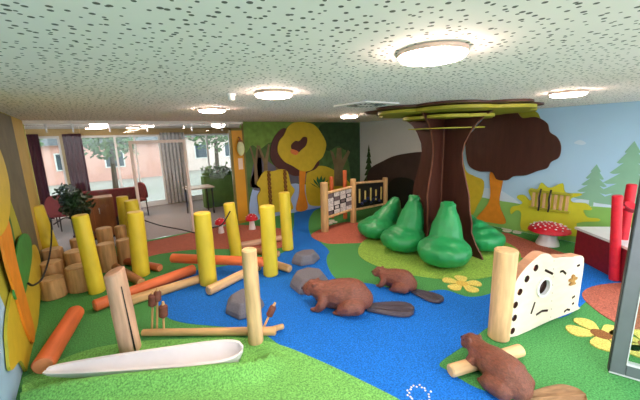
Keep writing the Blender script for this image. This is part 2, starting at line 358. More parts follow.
# ------------------------------------------------------------------ ceiling fittings
LAMP = emis('lamp_glow', (255, 222, 204), 24.0); RIM = mat('lamp_rim', (226, 196, 178), .5, .03)
def lamp(x, y, label, r=.166):
    t = thing('ceiling_lamp', label, 'ceiling lamp', (x, y, CEIL), 0, 'round flush ceiling lamps')
    ob('housing', lathe(NB(), [(r*.93, 0), (r, -.004), (r, -.02), (r*.975, -.025), (r*.965, -.02), (r*.965, -.012)], 48), RIM, t)
    ob('diffuser', lathe(NB(), [(r*.955, -.014), (r*.955, -.03), (r*.9, -.042), (r*.7, -.05), (r*.4, -.054), (0, -.055)], 48), LAMP, t)
lamp(1.44, .98, 'largest round glowing ceiling lamp, nearest the camera'); lamp(1.42, 2.54, 'round ceiling lamp right of the small white smoke detector')
lamp(1.43, 4.2, 'round ceiling lamp in front of the white glass door, left of the smoke detector'); lamp(4.27, 4.7, 'small round ceiling lamp behind the square ceiling vent')
lamp(4.24, 1.2, 'round ceiling lamp on the right, above the brown-crowned wall tree')
t = thing('smoke_detector', 'small white smoke detector on the ceiling between two round lamps', 'smoke detector', tuple(P(231, 94, CEIL)))
ob('base', lathe(NB(), [(.045, 0), (.045, -.012), (.04, -.016)], 24), WHITE, t); ob('sensor_head', lathe(NB(), [(.032, -.016), (.032, -.045), (.024, -.056), (0, -.06)], 24), WHITE, t)
c = P(366, 104, CEIL)
t = thing('ceiling_vent', 'square white air vent with swirl slots in the ceiling left of the tree canopy', 'air vent', tuple(c))
ob('plate', bx(-.3, -.3, -.018, .3, .3, 0), WHITE, t, bevel=.006)
bm = NB()
for k in range(20):
    a = 2*PI*k/20; q = Vector((math.cos(a), math.sin(a), 0)); s = Vector((-q.y, q.x, 0))*.012; d = Vector((-q.y, q.x, 0))*.04
    v = [bm.verts.new(p+Vector((0, 0, -.0195))) for p in (q*.12-s, q*.12+s, q*.25+s+d, q*.25-s+d)]; v2 = [bm.verts.new(p.co+Vector((0, 0, .004))) for p in v]
    bm.faces.new(v); bm.faces.new(v2[::-1])
    for i in range(4): bm.faces.new((v[i], v2[i], v2[(i+1) % 4], v[(i+1) % 4]))
ob('swirl_slots', bm, BLACK, t, smooth=0)

# ------------------------------------------------------------------ central tree
t = thing('plywood_tree', 'dark brown plywood tree with flared trunk and stacked green discs under the ceiling', 'indoor tree', tuple(TREE))
prof = [(.86, .0), (.84, .06), (.74, .22), (.66, .4), (.66, .55), (.6, .75), (.57, 1.0), (.5, 1.25), (.43, 1.5), (.41, 1.68), (.44, 1.84), (.53, 2.02), (.62, 2.14), (.76, 2.25), (.9, 2.33), (.98, 2.36)]
for k in range(4):
    a = math.radians((4, 92, 191, 260)[k]); dx, dy = math.cos(a), math.sin(a)
    pts = [(.0, 0)]+[(r*(1.12 if k == 0 else 1)*(1+.02*math.sin(5*z+k))*(1 if z > 1 else 1-(1-z)*(.0, .06, .38, -.06)[k]), z) for r, z in prof]+[(.0, 2.36)]
    ob('trunk_fin', prism(NB(), pts, lambda u, v, w: (u*dx-w*dy, u*dy+w*dx, v), -.014, .014, 0, 1), [DARKB, DARKB2], t, smooth=30)
ob('seam_highlight', tube(NB(), [(-.022, -.022, 0), (-.022, -.022, 2.1)], .012), DARKB2, t)  # lighter brown strip standing in for the highlight along the fin seam
def cloud(cx, cy, rx, ry, lobes, amp, seed):
    r = []
    for i in range(96):
        a = 2*PI*i/96; q = 1+amp*(abs(math.sin(lobes*a/2+seed))-.5)+.06*math.sin(2*a+seed)
        r.append((cx+rx*q*math.cos(a), cy+ry*q*math.sin(a)))
    return r
ob('canopy_disc', prism(NB(), cloud(-.04, -.05, 1.34, 1.32, 9, .16, .4), fF, 2.372, 2.398), DARKB, t, smooth=30)
for cx, cy, rx, z0, z1, lb, sd in ((.06, -.1, 1.24, 2.315, 2.358, 7, 1.1), (.04, -.02, .74, 2.235, 2.28, 6, .2), (.03, -.02, .58, 2.075, 2.09, 5, 2.0)):
    ob('canopy_disc', prism(NB(), cloud(cx, cy, rx, rx, lb, .14, sd), fF, z0, z1, 0, 1), [OLIVE, OLIVEB], t, smooth=30)

# ------------------------------------------------------------------ bean bags
def beanbag(loc, rz, s, label, peak=1.0, lean=.0):
    t = thing('bean_bag', label, 'bean bag', loc, rz, 'green bean bags round the plywood tree')
    bm = NB()
    ball(bm, .03, 0, .26, .46, .45, .26, 24); ball(bm, .02, 0, .17, .43, .42, .175, 24)
    chain(bm, [(-.12, 0, .3, .31), (-.21-lean*.4, 0, .54*peak, .27), (-.27-lean, 0, .76*peak, .2), (-.29-lean*1.3, 0, .92*peak, .135)], 7)
    for s_ in (-1, 1): ball(bm, -.3-lean*1.35, .075*s_, 1.0*peak, .055, .075, .055)
    o = melt('cushion', bm, BEAN, t, .022, 10)
    for v in o.data.vertices:
        p = v.co; w = .012*mnoise.noise((p.x*6, p.y*6, p.z*7+loc[0]))+.006*mnoise.noise((p.x*16, p.y*16, p.z*5))+.02*max(0, p.z-.5)*mnoise.noise((p.x*9, p.y*22, p.z*11))
        f = math.exp(-((p.z-.45+.12*abs(p.y))/.045)**2)*min(1, max(0, (p.x+.2)/.1))*.07
        v.co = p+v.normal*w-Vector((1, 0, .3)).normalized()*f
        if v.co.z < .004: v.co.z = .004
    tf = bx(-.045, -.085, .0, .015, .085, .055); tuft = ob('top_tuft', tf, BEAN, t, bevel=.015); tuft.location = (-.3-lean*1.35, 0, 1.0*peak)
    t.scale = (s, s, s); return t
beanbag((4.27, 2.56, .007), math.radians(204), .89, 'green bean bag nearest the camera, directly in front of the tree trunk')
beanbag((4.32, 3.36, .007), math.radians(178), .86, 'green bean bag with pointed top left of the tree trunk', 1.04)
beanbag((4.5, 4.14, .007), math.radians(165), .84, 'shaded green bean bag farthest left, partly behind another bean bag', .86, .14)
beanbag((5.33, 2.52, .007), math.radians(250), .82, 'low green bean bag right of the trunk, behind its wavy fin', .6, .1)

# ------------------------------------------------------------------ wall trees and panels (cut-out boards standing off the wall)
def relief(name, pts, f, a, b, ms, parent, smooth=True, k=6): return ob(name, prism(NB(), sm(pts, k) if smooth else pts, f, a, b, 0, 1 if isinstance(ms, list) else None), ms, parent, smooth=30)
t = thing('wall_tree', 'wall tree with big dark brown cloud crown and orange trunk on the sky mural', 'wall tree', (0, 0, 0))
relief('crown', B((467, 150), (468, 138), (475, 130), (482, 122), (490, 114), (503, 111.5), (517, 112), (524, 118), (537, 117), (548, 123), (551, 132), (558, 137), (562, 146), (560, 157), (552, 162), (548, 168), (538, 171), (527, 175), (515, 176), (508, 180), (498, 179), (493, 172), (480, 171), (470, 165)), fB, .036, .06, [DARKB, DARKB2], t)
relief('leaf_backing', B((480, 130), (500, 113), (528, 110), (540, 116), (540, 140), (500, 150)), fB, .016, .034, OLIVE, t)
relief('trunk', B((491, 172), (504, 172), (500, 198), (501, 208), (506, 223), (490, 222), (477, 219), (487, 206), (491, 195)), fB, .012, .034, [MORG, mat('orange_edge', (186, 106, 36), .5, .1)], t)
o = relief('wall_bush', B((452, 128), (464, 128), (467, 140), (463, 152), (466, 170), (475, 176), (484, 181), (483, 195), (478, 205), (471, 216), (455, 214), (448, 170)), fB, .01, .03, [MYEL, OLIVEB], None)
tag(o, 'curved olive yellow wall cut-out between the tree trunk and the orange wall trunk', 'wall panel')
t = thing('hedge_panel', 'olive spiky hedge panel with slatted rack above the big red mushroom', 'wall panel', (0, 0, 0))
relief('hedge_board', B((522, 229), (522, 213), (517, 210), (512, 214), (511, 209), (514, 206), (520, 205), (523, 202), (518, 198), (519, 195), (525, 195), (530, 200), (532, 198), (529, 191), (532, 188), (538, 189), (542, 182.5), (548, 187), (553, 187), (563, 183), (565, 191), (570, 193), (580, 193), (582, 195), (572, 198), (573, 202), (586, 203), (592, 208), (591, 210), (584, 210), (588, 217), (598, 218), (599, 221), (577, 223), (578, 236), (540, 231)), fB, .012, .035, [mat('hedge_yellow', (204, 202, 50), .5, .08, 4), mat('hedge_edge', (160, 158, 40), .5)], t, k=3)
r = B((535, 197), (567, 197), (567, 212), (535, 211)); ys = [q[0] for q in r]; zs = [q[1] for q in r]; y0, y1, z0, z1 = min(ys), max(ys), .55, .87
for z in (z0, z1): ob('rack_rail', bx(WB-.1, y0-.06, z-.02, WB-.035, y1+.06, z+.02), OLIVEB, t, bevel=.005)
for i in range(7): ob('slat', bx(WB-.075, y0+(y1-y0)*i/6-.022, z0+.02, WB-.055, y0+(y1-y0)*i/6+.022, z1-.02), NATL, t)
for yy in (y1-.12, y0+.25): ob('rope_loop', tube(NB(), smo([(WB-.1, yy, z1+.06), (WB-.115, yy+.012, z1-.1), (WB-.115, yy, z0+.08), (WB-.105, yy+.01, z0-.04)]), .014), ROPE, t)
t = thing('cave_panel', 'black-mouthed dark brown hill panel on the wall behind the wooden gate', 'wall panel', (0, 0, 0))
DARKHILL = mat('hill_brown', (62, 46, 42), .7, .12, 4)
relief('hill_board', B((370, 203), (368, 180), (372, 168), (384, 161), (395, 156), (410, 153), (425, 152), (436, 156), (440, 190), (436, 216), (415, 211)), fB, .01, .05, DARKHILL, t, k=4)
relief('cave_mouth', B((390, 206), (388, 190), (393, 180), (402, 177), (414, 180), (420, 192), (420, 212)), fB, .05, .06, BLACK, t)
# mural tree on the back wall
t = thing('wall_tree', 'wall tree with yellow crown over a dark brown crown on the green forest mural', 'wall tree', (0, 0, 0))
relief('back_crown', A((284, 128), (276, 134), (271, 144), (270, 157), (275, 166), (285, 172), (296, 176), (308, 172), (316, 168), (318, 160), (300, 150), (290, 136)), fA, .012, .03, MBROWN, t)  # brown rear board of the two-layer crown, offset to the left
relief('crown', A((287, 127), (294, 122.5), (304, 122.5), (313, 125), (320, 133), (325, 144), (322, 156), (316, 162), (310, 170), (301, 171), (292, 166), (283, 161), (277, 152), (278, 142), (283, 135)), fA, .032, .055, [MYEL, mat('mural_yellow_edge', (176, 150, 40), .5)], t)
relief('trunk', A((299, 168), (305, 168), (304, 190), (307, 208), (296, 210), (299, 192)), fA, .006, .034, MORG, t)
relief('hollow', A((291, 150), (290, 145), (294, 141), (298, 141), (302, 137), (306, 138), (305, 145), (300, 150), (296, 153)), fA, .055, .058, MBROWN, t)
relief('squirrel', A((290, 149), (297, 151.5), (295, 155), (290, 153)), fA, .058, .064, mat('squirrel_orange', (224, 128, 70), .6, .1, 30), t)
t = thing('hedge_panel', 'yellow hedge panel with two twisted brown ropes under the yellow crown tree', 'wall panel', (0, 0, 0))
relief('hedge_board', A((258, 206), (257, 196), (260, 189), (256, 184), (259, 178), (264, 171), (272, 171), (281, 169), (287, 172), (290, 184), (294, 190), (290, 199), (292, 209), (275, 212), (260, 215)), fA, .012, .04, [MYEL, MATS['mural_yellow_edge'] if 'mural_yellow_edge' in MATS else OLIVEB], t, k=4)
for px, pa, pb in ((267.5, 171, 205), (283.5, 170, 203)):
    a, b = A((px, pa), (px, pb)); bm = NB()
    for ph in (0, PI):
        tube(bm, [(a[0]+.028*math.cos(ph+i*.7), WA-.068+.018*math.sin(ph+i*.7), a[1]+(b[1]-a[1])*i/36) for i in range(37)], .024, 7)
    ob('twisted_rope', bm, mat('rope_brown', (134, 92, 42), .7, .2, 20), t)
ow = thing('wall_lantern', 'pale oval lantern hanging on the ochre door', 'lantern', (2.965, WA-.03, 1.62))
ob('lamp_globe', ball(NB(), 0, -.07, .17, .09, .065, .17, 20), mat('pale_green_glass', (226, 232, 180), .25, .15, 5), ow)
ob('top_cap', lathe(NB(), [(.06, .325), (.05, .35), (.02, .365), (.02, .4)], 20, (0, -.07, 0)), mat('lantern_cap', (150, 96, 60), .5), ow)
ob('wall_bracket', tube(NB(), [(0, -.07, .39), (0, -.04, .42), (0, .01, .42)], .012), mat('lantern_cap', (150, 96, 60), .5), ow)
o = ob('door_notice', bx(2.91, WA-.03, 1.3, 3.02, WA-.02, 1.56), mat('notice_paper', (238, 214, 190), .7, .05)); tag(o, 'small pale notice fixed to the ochre door below the lantern', 'notice')
# left wall cut-outs
t = thing('wall_tree', 'wall tree with orange trunk and yellow bush foot on the left wall', 'wall tree', (0, 0, 0))
YG = [MYEL, OLIVEB]
relief('bush_foot', L((6, 372), (3, 350), (2, 330), (6, 300), (14, 275), (24, 255), (32, 245), (38, 262), (37, 300), (33, 335), (25, 372), (16, 362)), fL, .01, .03, YG, t, k=4)
relief('trunk', L((-8, 222), (2, 222), (10, 262), (20, 300), (28, 330), (27, 345), (19, 330), (10, 300), (-2, 262)), fL, .032, .05, MORG, t, k=4)
relief('crown', L((-40, 120), (-16, 140), (-6, 160), (0, 185), (0, 212), (-5, 230), (-18, 240), (-42, 220)), fL, .052, .07, MYEL, t, k=4)
o = relief('wall_leaf', L((9, 300), (7, 285), (9, 262), (14, 240), (20, 234), (26, 240), (27, 258), (22, 285), (17, 300)), fL, .032, .046, mat('leaf_green', (58, 140, 62), .5, .1), None, k=4); tag(o, 'green leaf cut-out on the left wall behind the hanging black rope', 'wall panel')

# ------------------------------------------------------------------ foreground mound and slide trough
RIMP = smo([(-.69, 3.52, 0), (-.3, 3.62, 0), (.1, 3.5, 0), (.55, 3.2, 0), (.95, 2.92, 0), (1.28, 2.52, 0), (1.46, 2.1, 0), (1.62, 1.6, 0), (1.72, 1.2, 0), (1.75, .7, 0), (1.6, .1, 0)], 6)
TA, TB_ = P(46, 372, .12), P(243, 350, .13); TA.z = TB_.z = 0; TX = TB_-TA; TLN = TX.length; TX.normalize()
bm = NB(); rows = []
ctr = Vector((-.35, .6, 0)); NR = 84
for p in RIMP:
    row = []
    for i in range(NR+1):
        s = i/NR; q = p.lerp(ctr, s); z = .46*s**1.35; u_ = min(max((q-TA).dot(TX)/TLN, 0), 1); dq = (q-TA-TX*TLN*u_).length; z -= .1*math.exp(-(dq/.15)**8); z += .12*math.exp(-((dq-.23)/.1)**2)*(1 if (q-TA).dot(Vector((TX.y, -TX.x, 0)))*(ctr-TA).dot(Vector((TX.y, -TX.x, 0))) > 0 else 0)*min(1, 5*s); z = max(z, .004) if i else .001
        row.append(bm.verts.new((q.x, q.y, z)))
    rows.append(row)
for a, b in zip(rows, rows[1:]):
    for i in range(NR): bm.faces.new((a[i], b[i], b[i+1], a[i+1]))
bmesh.ops.remove_doubles(bm, verts=bm.verts[:], dist=.0005)
o = struct('floor_mound', bm, MOUNDG)
# trough
Pa, Pb = P(46, 372, .12), P(243, 350, .13)
ax = (Pb-Pa); LN = ax.length; ax.normalize(); sd = Vector((-ax.y, ax.x, 0))
bm = NB(); ringsO = []
NT = 40
for i in range(NT+1):
    s = i/NT; w = .122*min(1, (s/.75)**.6)*math.sqrt(max(0, 1-max(0, (s-.86)/.14)**2))+.006
    dep = .128*min(1, w/.1); rim = .145+.005*s
    c = Pa+ax*(LN*s); prof = []
    for k in range(9):
        a = PI*k/8; prof.append(Vector((c.x, c.y, rim-dep*math.sin(a)))+sd*(w*math.cos(a)))
    pr2 = []
    th = .034
    for k in range(9):
        a = PI*k/8; pr2.append(Vector((c.x, c.y, rim-(dep+th*.8)*math.sin(a)))+sd*((w+th)*math.cos(a)))
    ringsO.append([bm.verts.new(p) for p in prof+pr2[::-1]])
for q, w in zip(ringsO, ringsO[1:]):
    n = len(q)
    for k in range(n): bm.faces.new((q[k], q[(k+1) % n], w[(k+1) % n], w[k]))
for q in (ringsO[0], ringsO[-1]): bm.faces.new(q)
o = ob('slide_trough', bm, WPLAST, smooth=50, bevel=.008); tag(o, 'long white boat-shaped trough sunk in the green mound', 'slide trough')

# ------------------------------------------------------------------ yellow posts
def post(px, py, top, r, label, lean=1, base=None, h=None):
    b = base or P(px, py); b = Vector((b[0], b[1], 0))
    d = ray(*top); hh = h or CAMH+d.z*math.hypot(b.x, b.y)/math.hypot(d.x, d.y)
    b.x += b.x/b.length*r*.8; b.y += b.y/b.length*r*.8
    dd = Vector((d.x, d.y, 0)).normalized()*b.length; tp_ = Vector((dd.x, dd.y, hh)); tp_ = Vector((b.x, b.y, hh)).lerp(tp_, lean)
    log('yellow_post', b, tp_, r*1.03, r*.97, [YEL, YELTOP], label, 'post', 'yellow climbing posts', .05)
post(98, 294, (80, 216), .095, 'leaning yellow post right beside the wooden stumps, nearest the camera')
post(142, 277, (135, 213), .115, 'yellow post between the stumps and the long orange log')
post(209, 286, (202, 214), .115, 'yellow post at the edge of the blue river, left of the thin natural post')
post(237, 258, (229, 204), .1, 'yellow post behind the orange logs, in front of the ochre door')
post(271, 277, (267, 207), .11, 'yellow post between the two log ends and the twisted rope hedge panel')
post(288, 251, (284, 193), .1, 'rightmost yellow post, standing alone beside the blue river')
post(0, 0, (35, 207), .105, 'yellow post against the left wall holding the black rope', base=(-.56, 6.34))
post(0, 0, (131, 201), .11, 'yellow post close behind another, second from the glass door', base=(.6, 6.2))
post(0, 0, (122, 197), .1, 'farthest yellow post, right beside the glass, behind two others', base=(.46, 6.72))

# stumps
def stump(x, y, r, h, label): log('log_stump', (x, y, 0), (x, y, h), r*1.04, r, [STUMP, STUMPT], label, 'tree stump', 'wooden stumps by the left wall', .08)
stump(-.55, 5.27, .135, .27, 'nearest stump in the row along the left wall'); stump(-.56, 5.62, .13, .39, 'middle stump of the row along the left wall'); stump(-.555, 5.98, .13, .48, 'rear stump of the row along the left wall, beside a yellow post')
stump(-.26, 5.3, .15, .35, 'biggest stump, beside the foot of the leaning yellow post'); stump(-.275, 5.67, .14, .47, 'stump behind the biggest one, below the potted plant'); stump(-.22, 6.05, .12, .55, 'small stump top just in front of the plant pot')
stump(.1, 5.84, .12, .45, 'tall narrow stump between two yellow posts'); stump(.12, 6.3, .115, .6, 'rear narrow stump in front of the brown cabinet'); stump(.35, 6.0, .11, .42, 'narrow stump left of the middle yellow post'); stump(.36, 6.42, .09, .56, 'small pale stump squeezed behind the middle yellow post')

# lying logs
def lying(p0, p1, r, ms, label, z0=None, z1=None, r1=None):
    a = P(p0[0], p0[1], z0 or r); b = P(p1[0], p1[1], z1 or r1 or r)
    log('lying_log', a, b, r, r1 or r, ms, label, 'log', 'logs lying among the posts', .07)
OM, NM, BM_ = [ORG, ORGT], [NAT, NATEND], [BARK, NATEND]
lying((94, 306), (194, 269), .075, OM, 'long orange log running back from the split post to the blue river')
lying((126, 302), (205, 277), .06, NM, 'natural log in front of and parallel to the long orange log')
lying((208, 291), (259, 266), .065, [NATL, NATEND], 'pale natural log lying across the blue river beside the yellow post')
lying((172, 258), (264, 262), .07, OM, 'straight orange log lying crosswise behind the yellow post in the river', .22, .22)
lying((238, 246), (282, 238), .06, [NATP, ORGT], 'pinkish short log behind the yellow posts with a red end')
lying((268, 262), (290, 269), .06, NM, 'short natural log whose round end points at the grey stones')
lying((248, 250), (279, 254), .055, BM_, 'short brown log behind the yellow post by the river')
lying((118, 259), (160, 268), .06, [wood('red_brown_log', (178, 96, 58), .2), ORGT], 'reddish log behind the yellow post, its end pointing right')
lying((112, 265), (141, 282), .06, BM_, 'brown log with round end in front of the middle yellow post')
lying((76, 312), (43, 366), .085, OM, 'thick orange log lying alone beside the left wall', .085, .085)
# split post, thin post, low log, cattails
b = P(131, 350); d = ray(114, 271); k = b.length/math.hypot(d.x, d.y)*1.0
tp = Vector((d.x*k, d.y*k, CAMH+d.z*k))
t = thing('split_post', 'leaning pinkish wooden post split by a dark groove beside the white trough', 'post', tuple(b))
v = tp-b; o = log('post_body', (0, 0, 0), v, .095, .085, [NATP, wood('split_top', (205, 160, 130), .15)], None, None, wob=.1, parent=t, tilt=.25)
q = Vector((-b.x, -b.y, 0)).normalized(); s_ = Vector((q.y, -q.x, 0)); s_ = s_ if s_.dot(Vector((r0.x, r0.y, 0))) > 0 else -s_
bm = NB(); off = q*.078+s_*.035; wd = s_*.008
prs = [(off*.97+v*.02), (off*.97+v*.3), (off*.93+v*.55), (off*.9+v*.84)]
vs = [[bm.verts.new(p+wd*(1-.2*i)*sg+q*e) for sg, e in ((-1, .0), (1, .0), (1, .022), (-1, .022))] for i, p in enumerate(prs)]
for a_, b_ in zip(vs, vs[1:]):
    for i in range(4): bm.faces.new((a_[i], a_[(i+1) % 4], b_[(i+1) % 4], b_[i]))
bm.faces.new(vs[0]); bm.faces.new(vs[-1]); ob('split_groove', bm, BLACK, t, smooth=0)
b = P(256, 342); d = ray(248, 249); h = CAMH+d.z*b.length/math.hypot(d.x, d.y)
log('natural_post', b, b+Vector((0, 0, h)), .075, .07, [NATL, NATEND], 'thin natural upright post at the back edge of the green mound', 'post', None, .06)
t = thing('low_log', 'thin natural log lying behind the white trough with a forked right end', 'log', (0, 0, 0))
a, b2 = P(142, 332.5, .04), P(276, 331, .04)
log('log_body', a, b2, .034, .045, NM, None, None, parent=t)
log('fork', b2+(a-b2).normalized()*.12, P(284, 326, .06), .03, .028, NM, None, None, parent=t)
def cattail(base, mid, top, r, label, z=0, hh=.14):
    b = P(*base, z); dr = ray(*top); k = math.hypot(b.x, b.y)/math.hypot(dr.x, dr.y); tp = Vector((dr.x*k, dr.y*k, CAMH+dr.z*k))
    t = thing('cattail', label, 'cattail', tuple(b), 0, 'wooden cattails by the low log'); v = tp-b; ln = v.length
    ob('stem', tube(NB(), [(0, 0, 0), v], .011, 8), NAT, t); u = v.normalized(); h0 = v-u*(hh+.03)
    ob('seed_head', tube(NB(), [h0, h0+u*.015, h0+u*(hh-.02), h0+u*hh], [r*.6, r, r, r*.55], 14), CATT, t)
    ob('tip', tube(NB(), [h0+u*hh, v+u*.005], [.017, .012], 10), NAT, t)
cattail((152, 330), 0, (153, 291), .044, 'left brown cattail of the pair beside the split post'); cattail((157, 329), 0, (157.5, 288), .038, 'rear cattail peeking out behind the left one', hh=.12)
cattail((164, 334), 0, (163, 302), .044, 'right brown cattail of the pair beside the split post'); cattail((262, 331), 0, (275, 303), .036, 'tilted brown cattail right of the thin natural post', hh=.13)

# ------------------------------------------------------------------ grey stones
def stone(x, y, rx, ry, h, rz, label, seed):
    rnd = random.Random(seed); n = 7; bm = NB()
    an = [2*PI*(i+.25*rnd.random())/n for i in range(n)]
    lo = [bm.verts.new((rx*math.cos(a), ry*math.sin(a), 0)) for a in an]; mi = [bm.verts.new((rx*.94*math.cos(a), ry*.94*math.sin(a), h*.4)) for a in an]
    hi = [bm.verts.new((rx*.68*math.cos(a), ry*.68*math.sin(a), h*(.9+.15*rnd.random()))) for a in an]
    for q, w in ((lo, mi), (mi, hi)):
        for i in range(n): bm.faces.new((q[i], q[(i+1) % n], w[(i+1) % n], w[i]))
    bm.faces.new(hi); bm.faces.new(lo[::-1])
    o = ob('stepping_stone', bm, STONE, smooth=0, bevel=.02); o.location = (x, y, .003); o.rotation_euler.z = rz; tag(o, label, 'stone', 'grey stones in the blue river')
stone(2.71, 4.08, .27, .22, .15, .2, 'farthest grey stone in the river, near the rightmost yellow post', 1); stone(2.27, 3.34, .34, .28, .17, .9, 'grey stone right behind the big beaver head', 2); stone(1.32, 3.36, .3, .24, .15, 1.2, 'grey stone behind the thin natural post', 3)

# ------------------------------------------------------------------ beavers
def beaver(loc, rz, s, label, tail=TAILM, tlift=0., tyaw=0., yawh=0.):
    t = thing('beaver_figure', label, 'beaver figure', loc, rz, 'carved beaver figures')
    bm = NB()
    chain(bm, [(-.3, 0, .12, .12), (-.1, 0, .13, .15), (.14, 0, .13, .13)], 5)
    chain(bm, [(-.34, 0, .17, .155), (-.2, 0, .235, .22), (0, 0, .235, .205), (.15, 0, .225, .175), (.28, 0, .255, .135)], 6)
    ch, sh = math.cos(yawh), math.sin(yawh)
    H = lambda x, y, z: (.3+(x-.3)*ch-y*sh, (x-.3)*sh+y*ch, z)
    chain(bm, [H(.26, 0, .26)+(.135,), H(.38, 0, .29)+(.115,), H(.47, 0, .255)+(.078,), H(.5, 0, .235)+(.055,)], 5)
    for sg in (-1, 1):
        ball(bm, *H(.43, .055*sg, .235), .062); ball(bm, *H(.335, .095*sg, .375), .03, .026, .034)
        chain(bm, [(-.27, .17*sg, .14, .125), (-.16, .2*sg, .13, .115), (-.07, .2*sg, .08, .08)], 4)
        ball(bm, -.05, .19*sg, .03, .13, .055, .035)
        chain(bm, [(.2, .12*sg, .2, .085), (.22, .17*sg, .12, .07), (.28, .16*sg, .045, .055)], 5); ball(bm, .33, .15*sg, .028, .07, .045, .03)
    o = melt('body', bm, BEAV, t, .014, 7)
    for v in o.data.vertices:
        p = v.co; v.co = p+v.normal*(.006*mnoise.noise((p.x*9, p.y*22, p.z*22))+.004*mnoise.noise((p.x*25, p.y*40, p.z*40)))
        if v.co.z < .002: v.co.z = .002
    for sg in (-1, 1): ob('eye', ball(NB(), *H(.435, .083*sg, .3), .016, seg=10), BLACK, t)
    ob('nose', ball(NB(), *H(.55, 0, .25), .022, .03, .02, seg=10), BLACK, t)
    bm = NB(); pts = []
    N = 22
    for i in range(N+1):
        u = i/N; w = (.06+.13*math.sin(min(1, u*1.25)*PI/2))*(math.sqrt(max(0, 1-max(0, (u-.72)/.28)**2)))+.004; x = -u*.66
        row = []
        for k in range(-4, 5):
            f = k/4; zz = .04*(1-.2*u)+(.025*(abs(f)**5))+.01*math.cos(f*PI*3)
            row.append((x, f*w, zz if abs(k) < 4 else .02))
        pts.append(row)
    up = [[bm.verts.new(p) for p in row] for row in pts]; dn = [[bm.verts.new((p[0], p[1], max(-.012, .0))) for p in row] for row in pts]
    for g, rev in ((up, False), (dn, True)):
        for a, b in zip(g, g[1:]):
            for k in range(8):
                q = (a[k], a[k+1], b[k+1], b[k]); bm.faces.new(q[::-1] if rev else q)
    for a, b, c_, d_ in zip(up, up[1:], dn, dn[1:]):
        for k in (0, 8): bm.faces.new((a[k], b[k], d_[k], c_[k]))
    for i in (0, N):
        for k in range(8): bm.faces.new((up[i][k], up[i][k+1], dn[i][k+1], dn[i][k]))
    tl = ob('tail', bm, tail, t); tl.location = (-.4, 0, .018); tl.rotation_euler = (0, tlift, tyaw)
    t.scale = (s, s, s); return t
def rzof(a, b): return math.atan2(b[1]-a[1], b[0]-a[0])
beaver((2.19, 2.62, .003), rzof((2.45, 2.3), (1.98, 2.83)), .82, 'large brown beaver lying on the blue river in the middle', tyaw=.1, yawh=-.15)
beaver((3.08, 2.52, .008), rzof((3.2, 2.2), (3.02, 2.76)), .6, 'smaller brown beaver on the green floor behind the large one', tyaw=-.12)
beaver((2.446, .967, .003), math.radians(72), .64, 'dark brown beaver in the bottom right corner leaning on a pale log', TAILT, tyaw=1.05, tlift=.25)
a, b = P(450, 371, .06), P(521, 350, .06)
log('gnawed_log', a, b, .052, .055, [NATL, NATEND], 'pale log lying under the beaver in the bottom right corner', 'log', None, .05)

# ------------------------------------------------------------------ activity board with its post
pA, pB = P(507, 340), P(581, 311); bd = (pB-pA).normalized(); bn = Vector((bd.y, -bd.x, 0))
if bn.dot(pA) > 0: bn = -bn                 # faces the viewer side
def pl(px, py):
    d = ray(px, py); o3 = Vector((0, 0, CAMH)); tt = (pA-o3).dot(bn)/d.dot(bn); p = o3+d*tt
    return ((p-pA).dot(bd), max(0.004, p.z))
fP = lambda u, v, w: tuple(pA+bd*u+Vector((0, 0, v))-bn*w)
t = thing('activity_board', 'pale plywood play board with holes and slots standing beside the natural post', 'activity board', (0, 0, 0))
out = [pl(*q) for q in ((509, 339), (512, 312), (515, 285), (523, 271), (535, 259), (542, 254), (549, 254), (554, 258), (562, 257), (572, 257), (576, 256), (584, 258.5), (581, 285), (578, 305), (579, 309), (549, 328))]
out[0] = (out[0][0], .02); out[-1] = (out[-1][0], .03); 
bdo = ob('board', prism(NB(), sm(out, 4), fP, .0, .09, 0, 1), [LIGHTW, PLYEDGE], t, smooth=30)
def disc(px, py, r, w0, w1, seg=20):
    u, v = pl(px, py); return prism(NB(), [(u+r*math.cos(2*PI*i/seg), v+r*math.sin(2*PI*i/seg)) for i in range(seg)], fP, w0, w1)
cut = []; holes = [(536, 268, (170, 60, 50)), (527, 279, (52, 92, 70)), (520, 292, (190, 110, 60)), (515.5, 305, (110, 66, 50)), (514.5, 318, (60, 70, 110)), (512.5, 331, (120, 70, 50))]
for px, py, c_ in holes: cut.append(disc(px, py, .036, -.01, .05))
cut.append(disc(543.5, 287, .085, -.02, .2, 32))
def slot(pts, wd, w0, w1):
    w1 = .12
    q = [Vector(pl(*p)) for p in pts]; n = len(q); Lf, Rt = [], []
    for i in range(n):
        tt = (q[min(i+1, n-1)]-q[max(i-1, 0)]).normalized(); nn = Vector((-tt.y, tt.x))*wd; Lf.append(tuple(q[i]+nn)); Rt.append(tuple(q[i]-nn))
    return prism(NB(), Lf+Rt[::-1], fP, w0, w1)
for s_ in ([(545, 270), (549, 272), (553, 274)], [(560, 272), (563, 271), (566, 274)], [(535, 302), (531, 314)], [(536, 315), (542, 311), (548, 310.5)], [(572, 298), (575, 296)], [(572, 304), (574, 303)], [(577, 266), (580, 265)], [(564, 312), (567, 309.5), (570, 310)]):
    cut.append(slot(s_, .013, -.01, .04))
for i in range(9): cut.append(disc(554-i*.45, 261+i*8, .006, -.01, .12, 8))
cut.append(disc(549, 323, .009, -.01, .03, 8))
for q in cut:
    co = ob('cutter', q, mat('hole_shade_brown', (74, 50, 40), .7), smooth=0); m_ = bdo.modifiers.new('b', 'BOOLEAN'); m_.operation = 'DIFFERENCE'; m_.object = co; m_.solver = 'EXACT'; m_.material_mode = 'TRANSFER'  # cut faces coloured dark brown to stand in for shade inside the holes
cutters = [m_.object for m_ in bdo.modifiers]
bpy.context.view_layer.update(); bake(bdo); bdo.data.set_sharp_from_angle(angle=.5)
for co in cutters: bpy.data.objects.remove(co)
